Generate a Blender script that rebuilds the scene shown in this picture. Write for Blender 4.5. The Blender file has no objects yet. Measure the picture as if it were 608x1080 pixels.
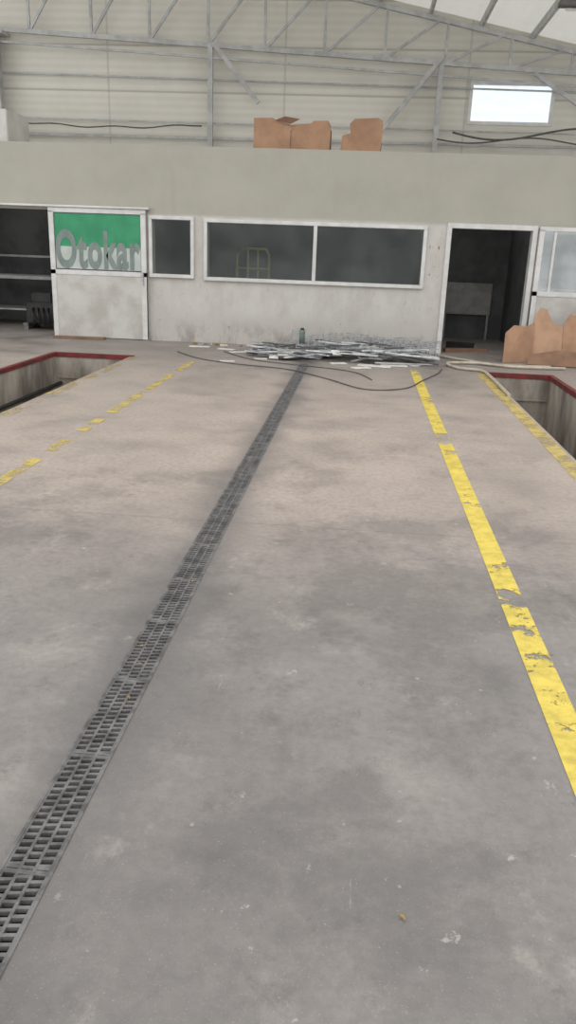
import bpy, bmesh, math, random
from mathutils import Vector, Matrix, noise
random.seed(7)
S=bpy.context.scene
def lin(c):
    return tuple(((v/255)/12.92 if v/255<=.04045 else ((v/255+.055)/1.055)**2.4) for v in c)+(1,)
# ---------- materials ----------
class N:
    def __init__(s,name):
        s.m=bpy.data.materials.new(name); s.m.use_nodes=True
        s.t=s.m.node_tree; s.t.nodes.clear()
        s.out=s.n('ShaderNodeOutputMaterial')
    def n(s,t,**k):
        nd=s.t.nodes.new(t)
        for a,b in k.items(): setattr(nd,a,b)
        return nd
    def l(s,a,b): s.t.links.new(a,b)
    def coord(s):
        if not hasattr(s,'_c'): s._c=s.n('ShaderNodeTexCoord').outputs['Object']
        return s._c
    def sep(s):
        if not hasattr(s,'_s'):
            s._s=s.n('ShaderNodeSeparateXYZ'); s.l(s.coord(),s._s.inputs[0])
        return s._s.outputs
    def noise(s,scale,detail=5,rough=.6,stretch=None,off=0):
        nz=s.n('ShaderNodeTexNoise'); nz.inputs['Scale'].default_value=scale
        nz.inputs['Detail'].default_value=detail; nz.inputs['Roughness'].default_value=rough
        c=s.coord()
        if stretch or off:
            mp=s.n('ShaderNodeMapping'); mp.inputs['Scale'].default_value=stretch or (1,1,1); mp.inputs['Location'].default_value=(off,off,off); s.l(c,mp.inputs[0]); c=mp.outputs[0]
        s.l(c,nz.inputs['Vector']); return nz.outputs['Fac']
    def rng(s,v,a,b,c=0,d=1,smooth=True):
        r=s.n('ShaderNodeMapRange'); r.clamp=True
        if smooth: r.interpolation_type='SMOOTHSTEP'
        s.l(v,r.inputs[0])
        for i,x in enumerate((a,b,c,d)): r.inputs[i+1].default_value=x
        return r.outputs[0]
    def math(s,op,a,b=None):
        m=s.n('ShaderNodeMath',operation=op)
        for i,x in enumerate((a,b)):
            if x is None: continue
            if isinstance(x,(int,float)): m.inputs[i].default_value=x
            else: s.l(x,m.inputs[i])
        return m.outputs[0]
    def mix(s,fac,a,b,mode='MIX'):
        m=s.n('ShaderNodeMix',data_type='RGBA',blend_type=mode)
        if isinstance(fac,(int,float)): m.inputs[0].default_value=fac
        else: s.l(fac,m.inputs[0])
        for i,x in ((6,a),(7,b)):
            if isinstance(x,tuple): m.inputs[i].default_value=x if len(x)==4 else lin(x)
            else: s.l(x,m.inputs[i])
        return m.outputs[2]
    def bsdf(s,col,rough=.6,metal=0,bump=None,bs=.2,bd=.01,spec=.5):
        p=s.n('ShaderNodeBsdfPrincipled')
        if isinstance(col,tuple): p.inputs['Base Color'].default_value=lin(col)
        else: s.l(col,p.inputs['Base Color'])
        if isinstance(rough,(int,float)): p.inputs['Roughness'].default_value=rough
        else: s.l(rough,p.inputs['Roughness'])
        p.inputs['Metallic'].default_value=metal
        p.inputs['Specular IOR Level'].default_value=spec
        if bump is not None:
            b=s.n('ShaderNodeBump'); b.inputs['Strength'].default_value=bs; b.inputs['Distance'].default_value=bd
            s.l(bump,b.inputs['Height']); s.l(b.outputs[0],p.inputs['Normal'])
        s.l(p.outputs[0],s.out.inputs[0]); return p
def simple(name,c1,c2=None,scale=6,rough=.6,metal=0,bs=.15,stretch=None,spec=.4):
    k=N(name); nz=k.noise(scale,5,.6,stretch)
    c2=c2 or tuple(int(x*.85) for x in c1)
    k.bsdf(k.mix(k.rng(nz,.35,.65),c2,c1),rough,metal,nz,bs,spec=spec); return k.m

# floor
k=N('concrete_floor'); x,y,z=k.sep()
big=k.noise(.35,4,.6); med=k.noise(1.3,7,.62); fine=k.noise(26,6,.7); grit=k.noise(140,3,.7)
c=k.mix(k.rng(big,.35,.65),(122,117,113),(141,135,130))
c=k.mix(k.rng(med,.50,.70,0,.55),c,(166,159,152))
c=k.mix(k.rng(med,.48,.30,0,.75),c,(97,93,90))
warm_glow=k.math('MULTIPLY',k.rng(y,2.8,5.8),k.rng(y,14.0,8.0,.25,1))
warm_glow=k.math('MULTIPLY',warm_glow,k.rng(med,.25,.60,.52,.88))
c=k.mix(warm_glow,c,(180,165,153))  # warm glow across the mid floor, painted into the concrete colour
patch=k.noise(2.6,9,.74,(1,.8,1)); c=k.mix(k.rng(patch,.57,.68,0,.42),c,(180,173,164))
near=k.rng(y,8.0,3.2,.40,1)
st=k.noise(.8,8,.72,None,4.3); c=k.mix(k.math('MULTIPLY',near,k.rng(st,.50,.62,0,.5)),c,(97,93,90))
c=k.mix(k.math('MULTIPLY',near,k.rng(k.noise(5,8,.8),.55,.67,0,.45)),c,(90,86,83))
c=k.mix(k.math('MULTIPLY',near,k.rng(k.noise(13,5,.7,None,9.1),.66,.70,0,.5)),c,(192,186,176))
scr=k.noise(4,4,.6,(9,.8,1),7.); c=k.mix(k.math('MULTIPLY',k.rng(scr,.66,.72),k.rng(patch,.48,.6,0,.45)),c,(198,192,184))
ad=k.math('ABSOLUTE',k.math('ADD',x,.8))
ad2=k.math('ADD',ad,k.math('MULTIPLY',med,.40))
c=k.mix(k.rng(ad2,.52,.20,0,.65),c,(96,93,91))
for jy in (4.55,8.9,12.0):
    d=k.math('ABSOLUTE',k.math('SUBTRACT',y,jy+.0)); c=k.mix(k.rng(d,.010,.003,0,.28),c,(92,88,86))
c=k.mix(k.rng(fine,.35,.7,0,.30),c,(92,89,87)); c=k.mix(k.rng(grit,.58,.75,0,.30),c,(208,200,192))
k.bsdf(c,k.rng(med,.3,.7,.42,.62),0,k.math('ADD',fine,k.math('MULTIPLY',grit,.4)),.15,.005,.45); M_floor=k.m

# worn paint
def paint(name,col,lo,hi,sc=3.2,worn=()):
    k=N(name); a=k.noise(sc,10,.74); b=k.noise(30,6,.7)
    v=k.math('ADD',k.math('MULTIPLY',a,.8),k.math('MULTIPLY',b,.2))
    y=k.sep()[1]
    for (yc,hw,amt) in worn:
        d=k.math('ABSOLUTE',k.math('SUBTRACT',y,yc)); v=k.math('SUBTRACT',v,k.rng(d,hw,hw*.3,0,amt))
    p=k.bsdf(k.mix(k.rng(k.noise(9,6,.7),.35,.7),col,tuple(int(q*.84) for q in col)),.6,0,b,.2,.004)
    tr=k.n('ShaderNodeBsdfTransparent'); mx=k.n('ShaderNodeMixShader')
    k.l(k.rng(v,lo,hi),mx.inputs[0]); k.l(tr.outputs[0],mx.inputs[1]); k.l(p.outputs[0],mx.inputs[2]); k.l(mx.outputs[0],k.out.inputs[0]); return k.m
M_yel=paint('yellow_paint',(222,198,88),.40,.43,3.2,[(3.68,.17,.14),(7.25,.34,.13),(3.1,.5,.05),(9.3,.5,.05),(11.6,.8,.05)])
M_yel2=paint('yellow_paint_worn',(192,172,118),.46,.62,2.2)
M_yel3=paint('yellow_paint_pit',(198,176,106),.37,.54,2.6)
M_yel4=paint('yellow_paint_dashed',(206,184,104),.44,.53,4.5)
M_red=simple('red_paint',(122,42,40),(84,40,38),6)
# office wall
k=N('office_wall_paint'); x,y,z=k.sep(); n1=k.noise(1.1,8,.7); n2=k.noise(3.5,8,.75,(1,1,.5)); n3=k.noise(22,6,.7)
c=k.mix(k.rng(n1,.3,.7),(164,161,150),(172,169,158))
low=k.mix(k.rng(n2,.3,.65),(184,180,172),(198,195,189))
c=k.mix(k.rng(k.math('ADD',z,k.math('MULTIPLY',n1,.1)),2.20,2.12),c,low)
grime=k.math('MULTIPLY',k.rng(z,.65,.0),k.rng(n2,.40,.64)); c=k.mix(k.math('MULTIPLY',grime,.65),c,(116,104,92))
sp=k.math('MULTIPLY',k.rng(z,1.15,.9),k.rng(k.noise(9,8,.8),.60,.66)); c=k.mix(k.math('MULTIPLY',sp,.5),c,(95,84,72))
# scuffs on the pier beside the doorway
pr=k.math('MULTIPLY',k.rng(k.math('ABSOLUTE',k.math('SUBTRACT',x,1.18)),.16,.05),k.rng(k.math('ABSOLUTE',k.math('SUBTRACT',z,1.55)),.5,.3))
c=k.mix(k.math('MULTIPLY',pr,k.rng(k.noise(12,6,.7,(1.5,1,.6)),.56,.64,0,.8)),c,(96,86,76))
c=k.mix(k.rng(k.noise(1.5,5,.6,(1.5,1,.15)),.55,.75,0,.2),c,(142,139,128))
k.bsdf(c,.75,0,n3,.12,spec=.25); M_wall=k.m
# cladding
k=N('sandwich_panel_cladding'); x,y,z=k.sep(); n1=k.noise(.8,6,.65)
c=k.mix(k.rng(n1,.3,.7),(208,204,193),(218,214,204))
fr=k.math('FRACT',k.math('MULTIPLY',z,1.18)); d=k.math('ABSOLUTE',k.math('SUBTRACT',fr,.5)); c=k.mix(k.rng(d,.03,.012,0,.55),c,(150,145,134))
fr2=k.math('FRACT',k.math('MULTIPLY',x,.27)); d2=k.math('ABSOLUTE',k.math('SUBTRACT',fr2,.5)); c=k.mix(k.rng(d2,.008,.003,0,.4),c,(160,155,144))
rib=k.math('SINE',k.math('MULTIPLY',z,44))
c=k.mix(k.rng(rib,-1,1,.12,0),c,(150,146,136))
k.bsdf(c,.6,0,rib,.15,.01,spec=.3); M_clad=k.m
# roof sheets
k=N('translucent_roof_sheet'); x,y,z=k.sep(); n1=k.noise(.7,5,.6)
rib=k.math('SINE',k.math('MULTIPLY',x,28))
p=k.bsdf(k.mix(k.rng(n1,.3,.7),(196,196,188),(214,214,206)),.6,0,rib,.4,.02)
tl=k.n('ShaderNodeBsdfTranslucent'); tl.inputs[0].default_value=lin((206,204,197)); mx=k.n('ShaderNodeMixShader'); mx.inputs[0].default_value=.5
k.l(p.outputs[0],mx.inputs[1]); k.l(tl.outputs[0],mx.inputs[2]); k.l(mx.outputs[0],k.out.inputs[0]); M_roof=k.m
M_steel=simple('painted_steel',(184,184,182),(160,160,158),5,.5)
M_white=simple('white_pvc_frame',(214,213,210),(198,197,193),4,.4)
M_panel=simple('white_door_panel',(196,194,188),(174,170,162),2.2,.5)
M_iron=simple('cast_iron_grate',(122,120,119),(84,82,81),14,.5,.2)
M_dark=simple('drain_channel_dark',(34,33,32),(20,19,19),10,.8)
M_pit=simple('pit_concrete',(176,168,156),(112,104,96),1.8,.8,0,.4,(1,1,.35))
M_int=simple('interior_dark_wall',(104,106,104),(82,84,83),1.5,.8)
M_card=simple('cardboard',(170,134,107),(150,117,93),3,.8)
M_card2=simple('cardboard_inner',(138,107,86),(120,92,74),3,.8)
M_card3=simple('cardboard_outer_pale',(180,146,119),(162,130,105),3,.8)
M_alu=simple('aluminium_strip',(226,227,228),(176,178,180),7,.35,.2)
M_wire=simple('galvanised_wire',(186,188,190),(136,138,140),20,.4,.4)
M_paper=simple('paper_scrap',(222,220,214),(200,198,190),6,.7)
M_black=simple('black_rubber',(52,50,49),(38,37,37),8,.5)
M_cable=simple('grey_cable',(96,93,90),(78,76,74),8,.6)
M_hose=simple('white_hose_plastic',(190,182,166),(168,158,142),8,.5)
M_green=simple('green_sign_film',(56,148,104),(46,134,94),3,.35)
M_letter=simple('sign_letter_film',(130,142,137),(114,126,120),3,.35)
M_signbg=simple('sign_back_film',(188,194,188),(172,178,172),3,.3)
M_yobj=simple('reflection_yellow',(176,156,96),(146,128,80),5,.5)
M_rad=simple('radiator_enamel',(160,158,153),(136,134,128),4,.4)
M_brown=simple('dry_leaf',(170,140,70),(130,100,50),10,.7)
M_tank=simple('white_plaster_block',(206,204,198),(188,186,180),2,.7)
M_bottle=simple('grey_green_jar',(110,122,116),(84,96,90),6,.2)
def glass(name,tint,refl):
    k=N(name); tr=k.n('ShaderNodeBsdfTransparent'); tr.inputs[0].default_value=tint
    gl=k.n('ShaderNodeBsdfGlossy'); gl.inputs['Roughness'].default_value=.05
    df=k.n('ShaderNodeBsdfDiffuse'); df.inputs[0].default_value=lin((150,155,150))
    nz=k.noise(1.5,5,.6); a=k.n('ShaderNodeMixShader'); b=k.n('ShaderNodeMixShader')
    k.l(k.rng(nz,.3,.7,refl*.7,refl*1.3),a.inputs[0]); k.l(tr.outputs[0],a.inputs[1]); k.l(gl.outputs[0],a.inputs[2])
    k.l(k.rng(nz,.3,.75,.02,.06),b.inputs[0]); k.l(a.outputs[0],b.inputs[1]); k.l(df.outputs[0],b.inputs[2]); k.l(b.outputs[0],k.out.inputs[0]); return k.m
M_glass=glass('dusty_glass',(.72,.76,.75,1),.028)
M_glass2=glass('pale_glass',(.7,.75,.73,1),.30)
M_glass3=glass('clear_glass',(.93,.97,1,1),.05)

# ---------- mesh builder ----------
class B:
    def __init__(s,name): s.name=name; s.bm=bmesh.new(); s.mats=[]
    def mi(s,m):
        if m not in s.mats: s.mats.append(m)
        return s.mats.index(m)
    def box(s,x0,x1,y0,y1,z0,z1,m,rot=None,piv=None,bev=0):
        r=bmesh.ops.create_cube(s.bm,size=1); vs=r['verts']
        for v in vs: v.co=Vector(((x0+x1)/2+v.co.x*(x1-x0),(y0+y1)/2+v.co.y*(y1-y0),(z0+z1)/2+v.co.z*(z1-z0)))
        fs={f for v in vs for f in v.link_faces}; i=s.mi(m)
        for f in fs: f.material_index=i
        if bev:
            es={e for v in vs for e in v.link_edges}
            rr=bmesh.ops.bevel(s.bm,geom=list(es),offset=bev,segments=2,affect='EDGES')
            for f in rr['faces']: f.material_index=i
            vs=list({v for f in rr['faces'] for v in f.verts}|{v for v in vs if v.is_valid})
        if rot is not None:
            p=piv or Vector(((x0+x1)/2,(y0+y1)/2,(z0+z1)/2))
            for v in vs: v.co=p+rot@(v.co-p)
        return vs
    def prism(s,pts,y0,y1,m):  # xz polygon
        a=[s.bm.verts.new((p[0],y0,p[1])) for p in pts]; b=[s.bm.verts.new((p[0],y1,p[1])) for p in pts]; i=s.mi(m)
        n=len(pts); fs=[s.bm.faces.new(a),s.bm.faces.new(b[::-1])]+[s.bm.faces.new((a[j],b[j],b[(j+1)%n],a[(j+1)%n])) for j in range(n)]
        for f in fs: f.material_index=i
    def tube(s,pts,r,m,seg=6,closed=False,cap=True):
        pts=[Vector(p) for p in pts]; i=s.mi(m); rings=[]; n=len(pts)
        for j,p in enumerate(pts):
            d=(pts[min(j+1,n-1)]-pts[max(j-1,0)]).normalized()
            a=Vector((0,0,1)) if abs(d.z)<.9 else Vector((1,0,0))
            uu=d.cross(a).normalized(); vv=d.cross(uu)
            rings.append([s.bm.verts.new(p+uu*math.cos(2*math.pi*(q+.5)/seg)*r+vv*math.sin(2*math.pi*(q+.5)/seg)*r) for q in range(seg)])
        for j in range(n-1):
            for q in range(seg):
                f=s.bm.faces.new((rings[j][q],rings[j][(q+1)%seg],rings[j+1][(q+1)%seg],rings[j+1][q])); f.material_index=i; f.smooth=seg>4
        if cap:
            for rg in (rings[0],rings[-1][::-1]):
                f=s.bm.faces.new(rg); f.material_index=i
    def quad(s,pts,m):
        f=s.bm.faces.new([s.bm.verts.new(p) for p in pts]); f.material_index=s.mi(m); return f
    def plate(s,pts,t,m):  # 3d polygon with thickness t along its normal
        P=[Vector(p) for p in pts]; nn=(P[1]-P[0]).cross(P[-1]-P[0]).normalized()*t
        a=[s.bm.verts.new(p) for p in P]; b=[s.bm.verts.new(p+nn) for p in P]; i=s.mi(m); n=len(P)
        fs=[s.bm.faces.new(a),s.bm.faces.new(b[::-1])]+[s.bm.faces.new((a[j],b[j],b[(j+1)%n],a[(j+1)%n])) for j in range(n)]
        for f in fs: f.material_index=i
    def done(s,parent=None):
        bmesh.ops.recalc_face_normals(s.bm,faces=s.bm.faces)
        me=bpy.data.meshes.new(s.name); s.bm.to_mesh(me); s.bm.free()
        for m in s.mats: me.materials.append(m)
        o=bpy.data.objects.new(s.name,me); S.collection.objects.link(o)
        if parent: o.parent=parent
        return o
def empty(name):
    e=bpy.data.objects.new(name,None); S.collection.objects.link(e); return e
def cells(b,x0,x1,z0,z1,holes,fn):
    xs=sorted({x0,x1}|{h[0] for h in holes}|{h[1] for h in holes}); zs=sorted({z0,z1}|{h[2] for h in holes}|{h[3] for h in holes})
    for i in range(len(xs)-1):
        for j in range(len(zs)-1):
            cx=(xs[i]+xs[i+1])/2; cz=(zs[j]+zs[j+1])/2
            if any(h[0]<cx<h[1] and h[2]<cz<h[3] for h in holes): continue
            fn(xs[i],xs[i+1],zs[j],zs[j+1])

# ---------- floor ----------
LP=(-4.6,-3.45,-1.5,11.8); RP=(1.9,2.8,-1.5,11.83); DR=(-.874,-.726,.2,11.95)
b=B('floor')
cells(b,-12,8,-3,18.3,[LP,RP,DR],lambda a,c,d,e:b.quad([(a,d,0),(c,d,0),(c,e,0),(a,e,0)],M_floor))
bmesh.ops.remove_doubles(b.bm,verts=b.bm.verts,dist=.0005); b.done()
for (x0,x1,y0,y1) in (LP,RP):
    b=B('service_pit'); D=-1.45
    b.quad([(x0,y0,0),(x0,y1,0),(x0,y1,D),(x0,y0,D)],M_pit); b.quad([(x1,y0,0),(x1,y1,0),(x1,y1,D),(x1,y0,D)],M_pit)
    b.quad([(x0,y1,0),(x1,y1,0),(x1,y1,D),(x0,y1,D)],M_pit); b.quad([(x0,y0,0),(x1,y0,0),(x1,y0,D),(x0,y0,D)],M_pit)
    b.quad([(x0,y0,D),(x1,y0,D),(x1,y1,D),(x0,y1,D)],M_pit)
    w=.055
    b.box(x0-w,x1+w,y1,y1+w,-.02,.016,M_red); b.box(x0,x1,y1-.012,y1,-.05,.016,M_red)
    if x0<0:
        b.box(x0-w,x0,y0,y1,-.02,.016,M_red); b.box(x0,x0+.012,y0,y1-.02,-.04,.016,M_red)
    else:
        b.box(x1,x1+w,y0,y1,-.02,.016,M_red); b.box(x1-.012,x1,y0,y1-.02,-.05,.016,M_red)
    b.tube([(x0+.05,y0,-.45),(x0+.05,y1,-.45)],.03,M_black)
    for q in range(1,4): b.box(x0+.01,x1-.01,y1-.02,y1,D*q/4-.01,D*q/4+.01,M_pit)
    b.done()
# ---------- drain ----------
b=B('floor_drain_grate')
x0,x1,y0,y1=DR
b.quad([(x0,y0,0),(x0,y1,0),(x0,y1,-.10),(x0,y0,-.10)],M_dark);b.quad([(x1,y0,0),(x1,y1,0),(x1,y1,-.10),(x1,y0,-.10)],M_dark)
b.quad([(x0,y0,-.10),(x1,y0,-.10),(x1,y1,-.10),(x0,y1,-.10)],M_dark)
b.box(x0,x0+.009,y0,y1,-.02,.003,M_iron); b.box(x1-.009,x1,y0,y1,-.02,.003,M_iron)
c0=x0+.011; wd=(x1-.011-c0)
for q in (0,1,2,3):
    xx=c0+wd*q/3; b.box(xx-.0045,xx+.0045,y0,y1,-.018,.001,M_iron)
yy=y0; pitch=.0285
while yy<y1:
    if abs(((yy-.62)%.5))<pitch:
        b.box(c0-.004,c0+wd+.004,yy-.004,yy+.012,-.018,.0005,M_iron)
        b.box(c0-.004,c0+wd+.004,yy+.015,yy+.026,-.018,.0005,M_iron)
    else:
        for cidx in range(3):
            off=pitch*.5*(cidx%2); a=c0+wd*cidx/3; e=c0+wd*(cidx+1)/3; sk=.006
            vs=b.box(a,e,yy+off-.0066,yy+off+.0066,-.012,.0,M_iron)
            for v in vs:
                if v.co.x>(a+e)/2: v.co.y+=sk
                if v.co.z>-.006: v.co.y+= .0012 if v.co.y<yy+off else -.0012
    yy+=pitch
b.done()
# ---------- painted lines ----------
def line(name,x0,x1,segs,m,z=.0025):
    b=B(name)
    for (a,e) in segs: b.quad([(x0,a,z),(x1,a,z),(x1,e,z),(x0,e,z)],m)
    return b.done()
line('yellow_floor_line',.768,.892,[(.4,11.75)],M_yel)
line('yellow_floor_line',-2.49,-2.39,[(11.6,10.6),(10.3,9.0),(8.9,7.6),(7.3,6.75),(6.4,6.0),(5.75,5.0),(4.2,3.0)],M_yel4)
line('yellow_floor_line',-3.45,-3.30,[(0,11.8)],M_yel2)
line('yellow_floor_line',1.73,1.87,[(0,11.8)],M_yel3)

# ---------- far wall ----------
rz=lambda x:6.42-.197*x
b=B('wall_back'); Y0,Y1=18.0,18.15; wx0,wx1,wz0,wz1=1.90,3.60,4.18,4.98
b.prism([(-12,0),(wx0,0),(wx0,rz(wx0)),(-12,rz(-12))],Y0,Y1,M_clad)
b.prism([(wx1,0),(8,0),(8,rz(8)),(wx1,rz(wx1))],Y0,Y1,M_clad)
b.prism([(wx0,0),(wx1,0),(wx1,wz0),(wx0,wz0)],Y0,Y1,M_clad)
b.prism([(wx0,wz1),(wx1,wz1),(wx1,rz(wx1)),(wx0,rz(wx0))],Y0,Y1,M_clad)
b.done()
def window(name,x0,x1,z0,z1,y,fr,mull,gm,d=.06,depth=.07,blind=None):
    b=B(name)
    b.box(x0,x1,y-d,y+depth-d,z0,z0+fr,M_white,bev=.006); b.box(x0,x1,y-d,y+depth-d,z1-fr,z1,M_white,bev=.006)
    b.box(x0,x0+fr,y-d,y+depth-d,z0+fr,z1-fr,M_white,bev=.006); b.box(x1-fr,x1,y-d,y+depth-d,z0+fr,z1-fr,M_white,bev=.006)
    for mx in mull: b.box(mx-fr/2,mx+fr/2,y-d,y+depth-d,z0+fr,z1-fr,M_white,bev=.006)
    b.box(x0+fr*.8,x1-fr*.8,y-d+.03,y-d+.036,z0+fr*.8,z1-fr*.8,gm)
    return b.done()
window('window_1',wx0,wx1,wz0,wz1,18.0,.07,[],M_glass3,.03)
# ---------- roof ----------
b=B('ceiling')
b.quad([(-12,11.5,rz(-12)),(8,11.5,rz(8)),(8,18.15,rz(8)),(-12,18.15,rz(-12))],M_roof); b.done()
b=B('roof_purlins')
for q in range(-11,8):
    b.box(q*1.0-.03,q*1.0+.03,11.5,17.98,rz(q)-.16,rz(q)-.02,M_steel)
for yy in (12.2,15.0):
    b.tube([(-11.9,yy,rz(-11.9)-.2),(7.9,yy,rz(7.9)-.2)],.05,M_steel,4)
b.done()
# ---------- truss ----------
TY=17.75
bz=lambda x:5.30-.052*x
tz=lambda x:rz(x)-.2
b=B('roof_truss')
def bar(xa,za,xc,zc,r,y=TY): b.tube([(xa,y,za),(xc,y,zc)],r,M_steel,4)
bar(-11.9,bz(-11.9),7,bz(7),.06)
bar(-11.9,bz(-11.9)-.22,7,bz(7)-.22,.03)
bar(-11.9,tz(-11.9),7,tz(7)+.0,.06)
xs=[-11,-9.7,-8.4,-7.1,-5.8,-4.6,-3.4,-2.25,-1.05,.15,1.35,2.6,3.8]
for j,xx in enumerate(xs):
    bar(xx,bz(xx),xx,tz(xx),.036)
    if j<len(xs)-1: bar(xx,bz(xx),xs[j+1]-.15,tz(xs[j+1]-.15),.036)
b.done()
b=B('steel_frame_columns')
b.box(-8.02,-7.80,17.62,17.9,3.2,bz(-8)+.05,M_steel); b.box(-8.08,-7.74,17.60,17.62,3.2,bz(-8),M_steel); b.box(-8.2,-7.6,17.55,17.95,bz(-8)-.12,bz(-8)-.06,M_steel)
for xx in (-3.35,1.28): b.box(xx-.05,xx+.05,17.7,17.8,3.2,bz(xx),M_steel)
bar(-3.3,5.52,-2.35,4.45,.06,17.72); bar(1.28,5.32,.18,4.0,.06,17.72); bar(3.1,5.08,4.6,4.2,.05,17.72)
bar(-7.8,4.95,8,4.75-.0,.022,17.93); bar(-12,4.12,8,4.02,.02,17.9); bar(-12,3.78,8,3.80,.03,17.9)
b.done()
b=B('wall_cables')
pts=[]
for q in range(22):
    xx=-7.7+q*.2; pts.append((xx,17.6,4.02-.10*math.sin((xx+8)*.65)-.02*math.sin(xx*5)))
b.tube(pts,.014,M_cable,5)
pts=[(1.6+q*.12,17.6,3.98-.12*math.sin(q*.22)) for q in range(30)]
b.tube(pts,.02,M_cable,5)
pts=[(1.3+q*.12,17.6,3.85-.06*math.sin(q*.3)) for q in range(34)]
b.tube(pts,.015,M_cable,5); b.done()

# ---------- office ----------
H=3.2; F0,F1=14.1,14.25; XL,XR=-9.5,5.2
holes=[(-7.7,-5.46,0,2.14),(-5.36,-3.87,1.2,2.06),(-3.66,-2.98,1.15,2.04),(-2.70,.96,1.13,2.02),(1.40,2.76,0,2.07),(2.93,4.25,1.15,2.03)]
b=B('wall_office_front'); cells(b,XL,XR,0,H,holes,lambda a,c,d,e:b.box(a,c,F0,F1,d,e,M_wall))
bmesh.ops.remove_doubles(b.bm,verts=b.bm.verts,dist=.0005); b.done()
b=B('office_roof_slab'); b.box(XL,XR,14.26,17.5,3.02,3.2,M_tank); b.done()
b=B('wall_office_rear'); b.box(XL,XR,17.0,17.1,0,3.0,M_int); b.done()
b=B('wall_office_left'); b.box(XL,XL+.1,14.25,17.0,0,3.0,M_int); b.done()
b=B('wall_office_right'); b.box(XR-.1,XR,14.25,17.0,0,3.0,M_int); b.done()
for (a,c,d) in ((1.1,1.2,14.25),(-5.5,-5.4,14.8),(2.9,3.0,14.6)):
    b=B('wall_partition'); b.box(a,c,d,17,0,3.0,M_int); b.done()
window('window_2',-3.72,-2.93,1.09,2.10,F0,.06,[],M_glass)
window('window_3',-2.76,1.02,1.07,2.08,F0,.06,[-.85],M_glass)
# sliding doors
b=B('door_1'); dy0,dy1=14.02,14.075
xa,xb=-5.47,-3.76
b.box(xa,xb,dy0,dy1,0.01,1.10,M_panel,bev=.004)
b.box(xa,xb,dy0-.012,dy1,1.08,1.16,M_white,bev=.005); b.box(xa,xb,dy0-.012,dy1,2.10,2.18,M_white,bev=.005)
b.box(xa,xa+.09,dy0-.012,dy1,.01,2.12,M_white,bev=.005); b.box(xb-.09,xb,dy0-.012,dy1,.01,2.12,M_white,bev=.005)
b.box(xa+.08,xb-.08,dy0+.02,dy0+.026,1.15,2.11,M_glass)
b.box(xa+.1,xb-.1,dy0+.012,dy0+.018,1.18,1.55,M_signbg); b.box(xa+.1,xb-.1,dy0+.012,dy0+.018,1.55,2.09,M_green)
b.box(xb-.07,xb-.045,dy0-.06,dy0-.01,.95,1.15,M_steel)
d1=b.done()
fc=bpy.data.curves.new('sign_letters','FONT'); fc.body='Otokar'; fc.size=.84; fc.extrude=.002; fc.offset=.030; fc.space_character=1.10
fo=bpy.data.objects.new('sign_letters',fc); S.collection.objects.link(fo); fc.materials.append(M_letter)
fo.rotation_euler=(math.pi/2,0,0); fo.location=(xa+.10,dy0+.008,1.22)
bpy.context.view_layer.update(); wdt=fo.dimensions.x; fo.scale=(1.50/wdt,1.0,1); fo.parent=d1
b=B('door_track'); b.box(-7.7,-3.7,13.98,14.09,2.185,2.22,M_white,bev=.004); b.done()
b=B('door_2')  # doorway frame
for (a,c,d,e) in ((1.34,1.42,0,2.14),(2.74,2.82,0,2.14),(1.42,2.74,2.06,2.14)): b.box(a,c,14.06,14.27,d,e,M_white,bev=.005)
b.done()
b=B('door_3'); xa,xb=2.84,4.45
b.box(xa,xb,dy0,dy1,.01,1.05,M_panel,bev=.004)
b.box(xa,xb,dy0-.012,dy1,1.03,1.11,M_white,bev=.005); b.box(xa,xb,dy0-.012,dy1,2.06,2.13,M_white,bev=.005)
b.box(xa,xa+.08,dy0-.012,dy1,.01,2.08,M_white,bev=.005); b.box(xb-.08,xb,dy0-.012,dy1,.01,2.08,M_white,bev=.005)
b.box(xa+.24,xa+.28,dy0,dy1,1.10,2.07,M_white)
b.box(xa+.07,xb-.07,dy0+.02,dy0+.026,1.10,2.07,M_glass2); b.done()
# interior things
b=B('radiator')
b.box(1.68,2.62,16.86,16.93,.50,1.12,M_rad,bev=.01)
for q in range(18): b.box(1.71+q*.05,1.735+q*.05,16.84,16.87,.54,1.08,M_rad)
b.box(1.75,1.8,16.92,16.985,.6,1.0,M_rad); b.box(2.5,2.55,16.92,16.985,.6,1.0,M_rad)
b.box(1.70,1.74,16.86,16.93,0,.5,M_rad); b.box(2.56,2.6,16.86,16.93,0,.5,M_rad)
b.done()
b=B('reflection_trolley')  # added indoors to stand in for a yellow frame reflected in the window
X0,X1,YT=-2.28,-1.70,14.7
for xx in (X0,X1): b.tube([(xx,YT,.1),(xx,YT,1.52),(xx+(.06 if xx<-2 else -.06),YT+.02,1.62)],.022,M_yobj,8)
b.tube([(X0+.06,YT+.02,1.62),(X1-.06,YT+.02,1.62)],.022,M_yobj,8)
for xx in (X0+.2,X1-.2): b.tube([(xx,YT,.4),(xx,YT,1.6)],.016,M_yobj,6)
for zz in (.4,.8,1.28): b.tube([(X0,YT,zz),(X1,YT,zz)],.016,M_yobj,6)
b.box(X0,X1,YT-.3,YT,.06,.09,M_yobj)
for xx in (X0-.05,X1+.05): b.tube([(xx-.025,YT+.06,.12),(xx+.025,YT+.06,.12)],.12,M_black,16)
b.tube([(X0-.06,YT+.06,.12),(X1+.06,YT+.06,.12)],.015,M_steel); b.done()
b=B('metal_workbench')
b.box(-8.0,-5.9,15.6,16.4,.9,.96,M_steel)
for xx in (-7.95,-5.98):
    for yy in (15.65,16.3): b.box(xx,xx+.06,yy,yy+.06,0,.9,M_steel)
b.box(-7.9,-6.0,15.62,16.35,.3,.33,M_steel)
b.box(-7.9,-6.0,16.3,16.35,1.3,1.34,M_steel)
for xx in (-7.9,-6.05): b.box(xx,xx+.05,16.3,16.35,.96,1.34,M_steel)
b.done()
b=B('engine_block')
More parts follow.
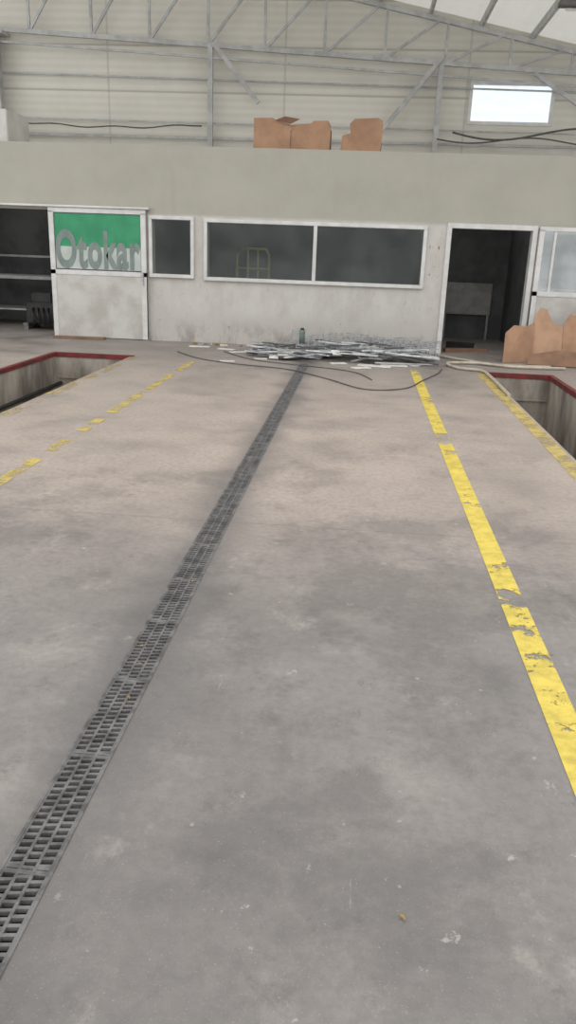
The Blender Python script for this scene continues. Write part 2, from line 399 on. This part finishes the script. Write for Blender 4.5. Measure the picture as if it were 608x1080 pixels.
b.box(-6.4,-5.8,15.0,15.5,.12,.5,M_black,bev=.03); b.box(-6.3,-5.9,15.05,15.45,.5,.68,M_black,bev=.02)
for q in range(4): b.tube([(-6.25+q*.1,15.0,.4),(-6.25+q*.1,14.92,.3),(-6.2+q*.1,14.92,.1)],.025,M_black)
b.box(-6.45,-6.35,14.95,15.55,0,.12,M_iron); b.box(-5.85,-5.75,14.95,15.55,0,.12,M_iron); b.done()
# ---------- block on office roof left ----------
b=B('ventilation_box'); b.box(-8.6,-6.6,15.2,16.2,3.2,3.86,M_tank,bev=.015)
b.box(-8.3,-6.9,15.18,15.2,3.3,3.76,M_white)
for q in range(6): b.box(-8.25,-6.95,15.16,15.19,3.34+q*.07,3.36+q*.07,M_tank)
b.done()
# ---------- cardboard ----------
def card_sheet(b,pts,thick,m,y):
    n=len(pts); a=[];c=[]
    for (px,pz,py) in pts:
        a.append(b.bm.verts.new((px,y+py,pz))); c.append(b.bm.verts.new((px,y+py+thick,pz)))
    i=b.mi(m); fs=[b.bm.faces.new(a),b.bm.faces.new(c[::-1])]+[b.bm.faces.new((a[j],c[j],c[(j+1)%n],a[(j+1)%n])) for j in range(n)]
    for f in fs: f.material_index=i
b=B('cardboard_box')
card_sheet(b,[(-1.98,3.2,0),(-1.36,3.2,0),(-1.36,3.60,0),(-1.6,3.66,0),(-1.66,3.70,0),(-1.98,3.69,0)],.015,M_card,14.4)
card_sheet(b,[(-1.355,3.2,0),(-.70,3.2,0),(-.69,3.60,0),(-.74,3.68,0),(-.98,3.67,0),(-1.02,3.63,0),(-1.17,3.62,0),(-1.355,3.6,0)],.015,M_card,14.42)
b.box(-1.98,-1.965,14.42,15.0,3.2,3.62,M_card2); b.box(-.715,-.70,14.44,15.0,3.2,3.58,M_card2); b.box(-1.98,-.7,15.0,15.015,3.2,3.6,M_card2); b.box(-1.96,-.72,14.44,15.0,3.2,3.21,M_card2)
b.plate([(-1.62,14.36,3.66),(-1.36,14.36,3.61),(-1.2,14.33,3.68),(-1.45,14.30,3.71)],.01,M_card2)
b.done()
b=B('cardboard_box')
card_sheet(b,[(-.52,3.2,0),(.14,3.2,0),(.17,3.45,0),(.17,3.70,0),(.08,3.74,0),(-.30,3.72,0),(-.38,3.64,0),(-.36,3.50,0),(-.50,3.46,0)],.015,M_card,14.45)
b.box(-.5,-.485,14.47,14.9,3.2,3.45,M_card2); b.box(.15,.165,14.47,14.9,3.2,3.68,M_card2); b.box(-.5,.165,14.9,14.915,3.2,3.5,M_card2); b.box(-.48,.15,14.47,14.9,3.2,3.21,M_card2)
b.done()
# flattened, torn box leaning on the door at right
b=B('torn_cardboard_sheets')
yb=13.4
b.plate([(2.34,yb-.20,0),(2.86,yb+.04,0),(2.86,yb+.24,.62),(2.70,yb+.14,.56),(2.50,yb+.06,.58),(2.36,yb-.04,.46)],.012,M_card)
b.plate([(2.86,yb+.04,0),(3.30,yb-.08,0),(3.30,yb+.12,.58),(3.14,yb+.20,.64),(3.05,yb+.28,.84),(2.94,yb+.32,.86),(2.86,yb+.28,.70)],.012,M_card3)
b.plate([(3.30,yb-.08,0),(3.72,yb+.04,0),(3.72,yb+.28,.82),(3.52,yb+.20,.76),(3.40,yb+.18,.78),(3.30,yb+.12,.62)],.012,M_card)
b.plate([(3.72,yb+.02,0),(4.4,yb-.1,0),(4.4,yb+.18,.88),(3.72,yb+.26,.84)],.012,M_card3)
b.plate([(2.70,yb-.40,.01),(3.70,yb-.50,.01),(3.70,yb-.22,.20),(3.20,yb-.16,.22),(2.76,yb-.18,.14)],.012,M_card2)
b.done()
# ---------- scrap pile ----------
root=empty('scrap_metal_pile')
def grid(b,cx,cy,w,h,nx,ny,rot,tilt,z,r,m,seed):
    R=Matrix.Rotation(rot,3,'Z')@Matrix.Rotation(tilt,3,'X')
    def P(a,c):
        v=Vector((a,c,noise.noise(Vector((a*2+seed,c*2,seed)))*.10)); v=R@v; return (cx+v.x,cy+v.y,max(.01,z+v.z))
    for i in range(nx+1): b.tube([P(-w/2+w*i/nx,-h/2+h*j/6) for j in range(7)],r,m,4,cap=False)
    for j in range(ny+1): b.tube([P(-w/2+w*i/12,-h/2+h*j/ny) for i in range(13)],r,m,4,cap=False)
b=B('wire_mesh_panels')
grid(b,.1,12.9,2.2,.9,24,8,.05,.12,.18,.008,M_wire,1)
grid(b,.5,13.1,1.6,.8,18,7,-.12,.20,.19,.008,M_wire,5)
grid(b,-.9,13.0,1.2,.8,12,8,.2,.1,.12,.008,M_wire,9)
grid(b,-.1,13.3,2.1,.7,20,7,-.05,.32,.18,.008,M_wire,12)
b.done(root)
b=B('metal_strips')
for q in range(95):
    cx=random.uniform(-1.6,1.15); cy=random.uniform(12.2,13.5); L=random.uniform(.35,1.3); a=random.gauss(0,.45)
    if cx+L/2>1.3: cx=1.25-L/2
    if cx-L/2<-1.85: cx=-1.8+L/2
    zc=random.uniform(.03,.26)*(1-abs(cx+.1)/2.2); t=random.uniform(-.1,.1)
    Rm=Matrix.Rotation(a,3,'Z')@Matrix.Rotation(t,3,'Y')
    b.box(cx-L/2,cx+L/2,cy-random.uniform(.012,.04),cy+.015,zc,zc+.018,random.choice([M_alu,M_cable,M_cable,M_wire,M_steel,M_alu]),rot=Rm)
for q in range(26):
    cx=random.uniform(-1.6,1.1); cy=random.uniform(12.2,13.3); w=random.uniform(.06,.2); zc=random.uniform(.02,.2)*(1-abs(cx)/2)
    b.box(cx-w,cx+w,cy-.08,cy+.08,zc,zc+.01,random.choice([M_paper,M_cable,M_steel]),rot=Matrix.Rotation(random.uniform(-.4,.4),3,'Z')@Matrix.Rotation(random.uniform(-.35,.35),3,'X'))
pts=[]
for q in range(50):
    a=q*.5; pts.append((-1.1+.3*math.cos(a)+q*.02,12.8+.3*math.sin(a),.05+.003*q))
b.tube(pts,.008,M_wire,5)
b.done(root)
b=B('glass_jar'); b.tube([(-.93,13.0,.16),(-.93,13.0,.28),(-.93,13.0,.36),(-.93,13.0,.40)],.045,M_bottle,14); b.tube([(-.93,13.0,.40),(-.93,13.0,.43)],.03,M_black,14); b.done(root)
# paper/plastic scraps
b=B('paper_scraps')
for (cx,cy,w,h,a) in [(-1.95,11.75,.22,.1,.2),(.25,12.0,.5,.16,-.2),(.05,11.72,.28,.14,.5),(.55,12.15,.4,.14,.1),(-2.7,13.4,.35,.14,.1),(-2.2,13.2,.3,.12,-.3),(-.3,12.1,.25,.12,.4),(-1.5,12.2,.2,.1,.2),(.8,12.3,.3,.12,-.4),(-1.95,12.9,.3,.1,.6)]:
    b.box(cx-w/2,cx+w/2,cy-h/2,cy+h/2,.004,.016,M_paper,rot=Matrix.Rotation(a,3,'Z'))
b.done()
b=B('dry_leaves')
for (cx,cy) in [(-.84,1.35),(-.77,2.5),(-.83,2.9),(-.80,2.75),(.2,1.6),(-.35,.95),(-.76,3.6),(.9,3.1),(-1.2,7.5),(-.3,8.2)]:
    a=random.uniform(0,3); d=Vector((math.cos(a),math.sin(a),0))*.013; e=Vector((-d.y,d.x,0))*.4; c=Vector((cx,cy,.006))
    b.quad([c-d,c-e+Vector((0,0,.003)),c+d,c+e+Vector((0,0,.003))],M_brown)
b.done()
b=B('rubble_crumbs')
for q in range(60):
    cx=random.uniform(-2.9,1.2); cy=random.uniform(13.62,13.95); s=random.uniform(.015,.05)
    b.box(cx-s,cx+s,cy-s*.5,cy+s*.5,.002,.002+s*.7,random.choice([M_paper,M_brown,M_pit,M_alu]))
b.done()
# cables & hose
def curve(b,ctrl,r,m,seg=7):
    P=[Vector(c) for c in ctrl]; P=[P[0]]+P+[P[-1]]; out=[]
    for i in range(1,len(P)-2):
        for t in range(8):
            t/=8; p0,p1,p2,p3=P[i-1:i+3]
            out.append(.5*((2*p1)+(p2-p0)*t+(2*p0-5*p1+4*p2-p3)*t*t+(-p0+3*p1-3*p2+p3)*t**3))
    out.append(P[-2]); b.tube(out,r,m,seg)
b=B('black_cable')
curve(b,[(-2.9,12.6,.012),(-2.4,11.9,.012),(-1.8,11.5,.012),(-1.0,11.2,.012),(-.4,10.5,.012),(.1,9.8,.012),(.6,10.0,.012),(.9,10.8,.012),(1.15,11.5,.012),(1.25,12.0,.012)],.008,M_cable)
curve(b,[(-2.2,12.9,.012),(-1.6,12.05,.012),(-.9,11.7,.012),(-.1,11.3,.012),(.2,10.6,.012)],.007,M_cable)
b.done()
b=B('white_hose')
curve(b,[(3.2,12.6,.03),(2.4,12.5,.03),(1.9,12.75,.03),(1.4,12.6,.03),(1.5,12.1,.03),(1.82,11.9,.03),(1.87,11.4,.025),(1.87,10.6,.025),(1.87,9.8,.022)],.022,M_hose)
curve(b,[(1.3,13.6,.03),(1.7,13.1,.03),(2.2,12.65,.03),(3.0,12.7,.03)],.02,M_hose)
b.done()
b=B('scrap_timber'); b.box(1.5,2.3,14.5,14.62,0,.06,M_card2,rot=Matrix.Rotation(.3,3,'Z')); b.box(1.6,2.1,14.9,15.0,0,.12,M_dark,rot=Matrix.Rotation(-.3,3,'Z')); b.done()
b=B('flattened_cardboard'); b.box(-5.4,-4.5,13.75,13.95,.004,.03,M_card2,rot=Matrix.Rotation(.05,3,'Z')); b.done()
# hanging fixture
b=B('fluorescent_fixture')
zf=5.06
b.box(2.55,4.3,13.2,13.36,zf,zf+.08,M_cable,bev=.01); b.tube([(2.65,13.28,zf-.03),(4.2,13.28,zf-.03)],.02,M_white,8)
for xx in (2.8,4.0): b.tube([(xx,13.28,zf+.08),(xx,13.28,rz(xx)-.02)],.008,M_black,5)
b.done()

# ---------- light ----------
W=bpy.data.worlds.new('overcast'); S.world=W; W.use_nodes=True
bg=W.node_tree.nodes['Background']; bg.inputs[0].default_value=(.975,.985,1,1); bg.inputs[1].default_value=1.3
sd=bpy.data.lights.new('soft_sun','SUN'); sd.energy=.75; sd.angle=1.4; sd.color=(1,.97,.93)
so=bpy.data.objects.new('soft_sun',sd); S.collection.objects.link(so); so.rotation_euler=(math.radians(38),0,math.radians(-8))
for nm,lx,sz,en in (('office_fill_light',-.9,3.0,18),('office_fill_light',2.1,1.0,5),('office_fill_light',-7,2.0,9)):  # added fill lights, out of view, to lift the dark interior
    ad=bpy.data.lights.new(nm,'AREA'); ad.size=sz; ad.size_y=1.0; ad.shape='RECTANGLE'; ad.energy=en
    ao=bpy.data.objects.new(nm,ad); S.collection.objects.link(ao); ao.location=(lx,15.6,2.98)
S.view_settings.view_transform='Standard'; S.view_settings.look='None'
# ---------- camera ----------
f=830.0
dyv=Vector((81,272,-830)).normalized(); u=Vector((.037,1,(81*.037+272)/830)).normalized(); Xv=dyv.cross(u)
R=Matrix((Xv,dyv,u))
cd=bpy.data.cameras.new('camera'); cd.sensor_fit='VERTICAL'; cd.sensor_height=36; cd.lens=36*f/1080
co=bpy.data.objects.new('camera',cd); S.collection.objects.link(co)
co.matrix_world=Matrix.Translation((0,0,1.6))@R.to_4x4(); S.camera=co
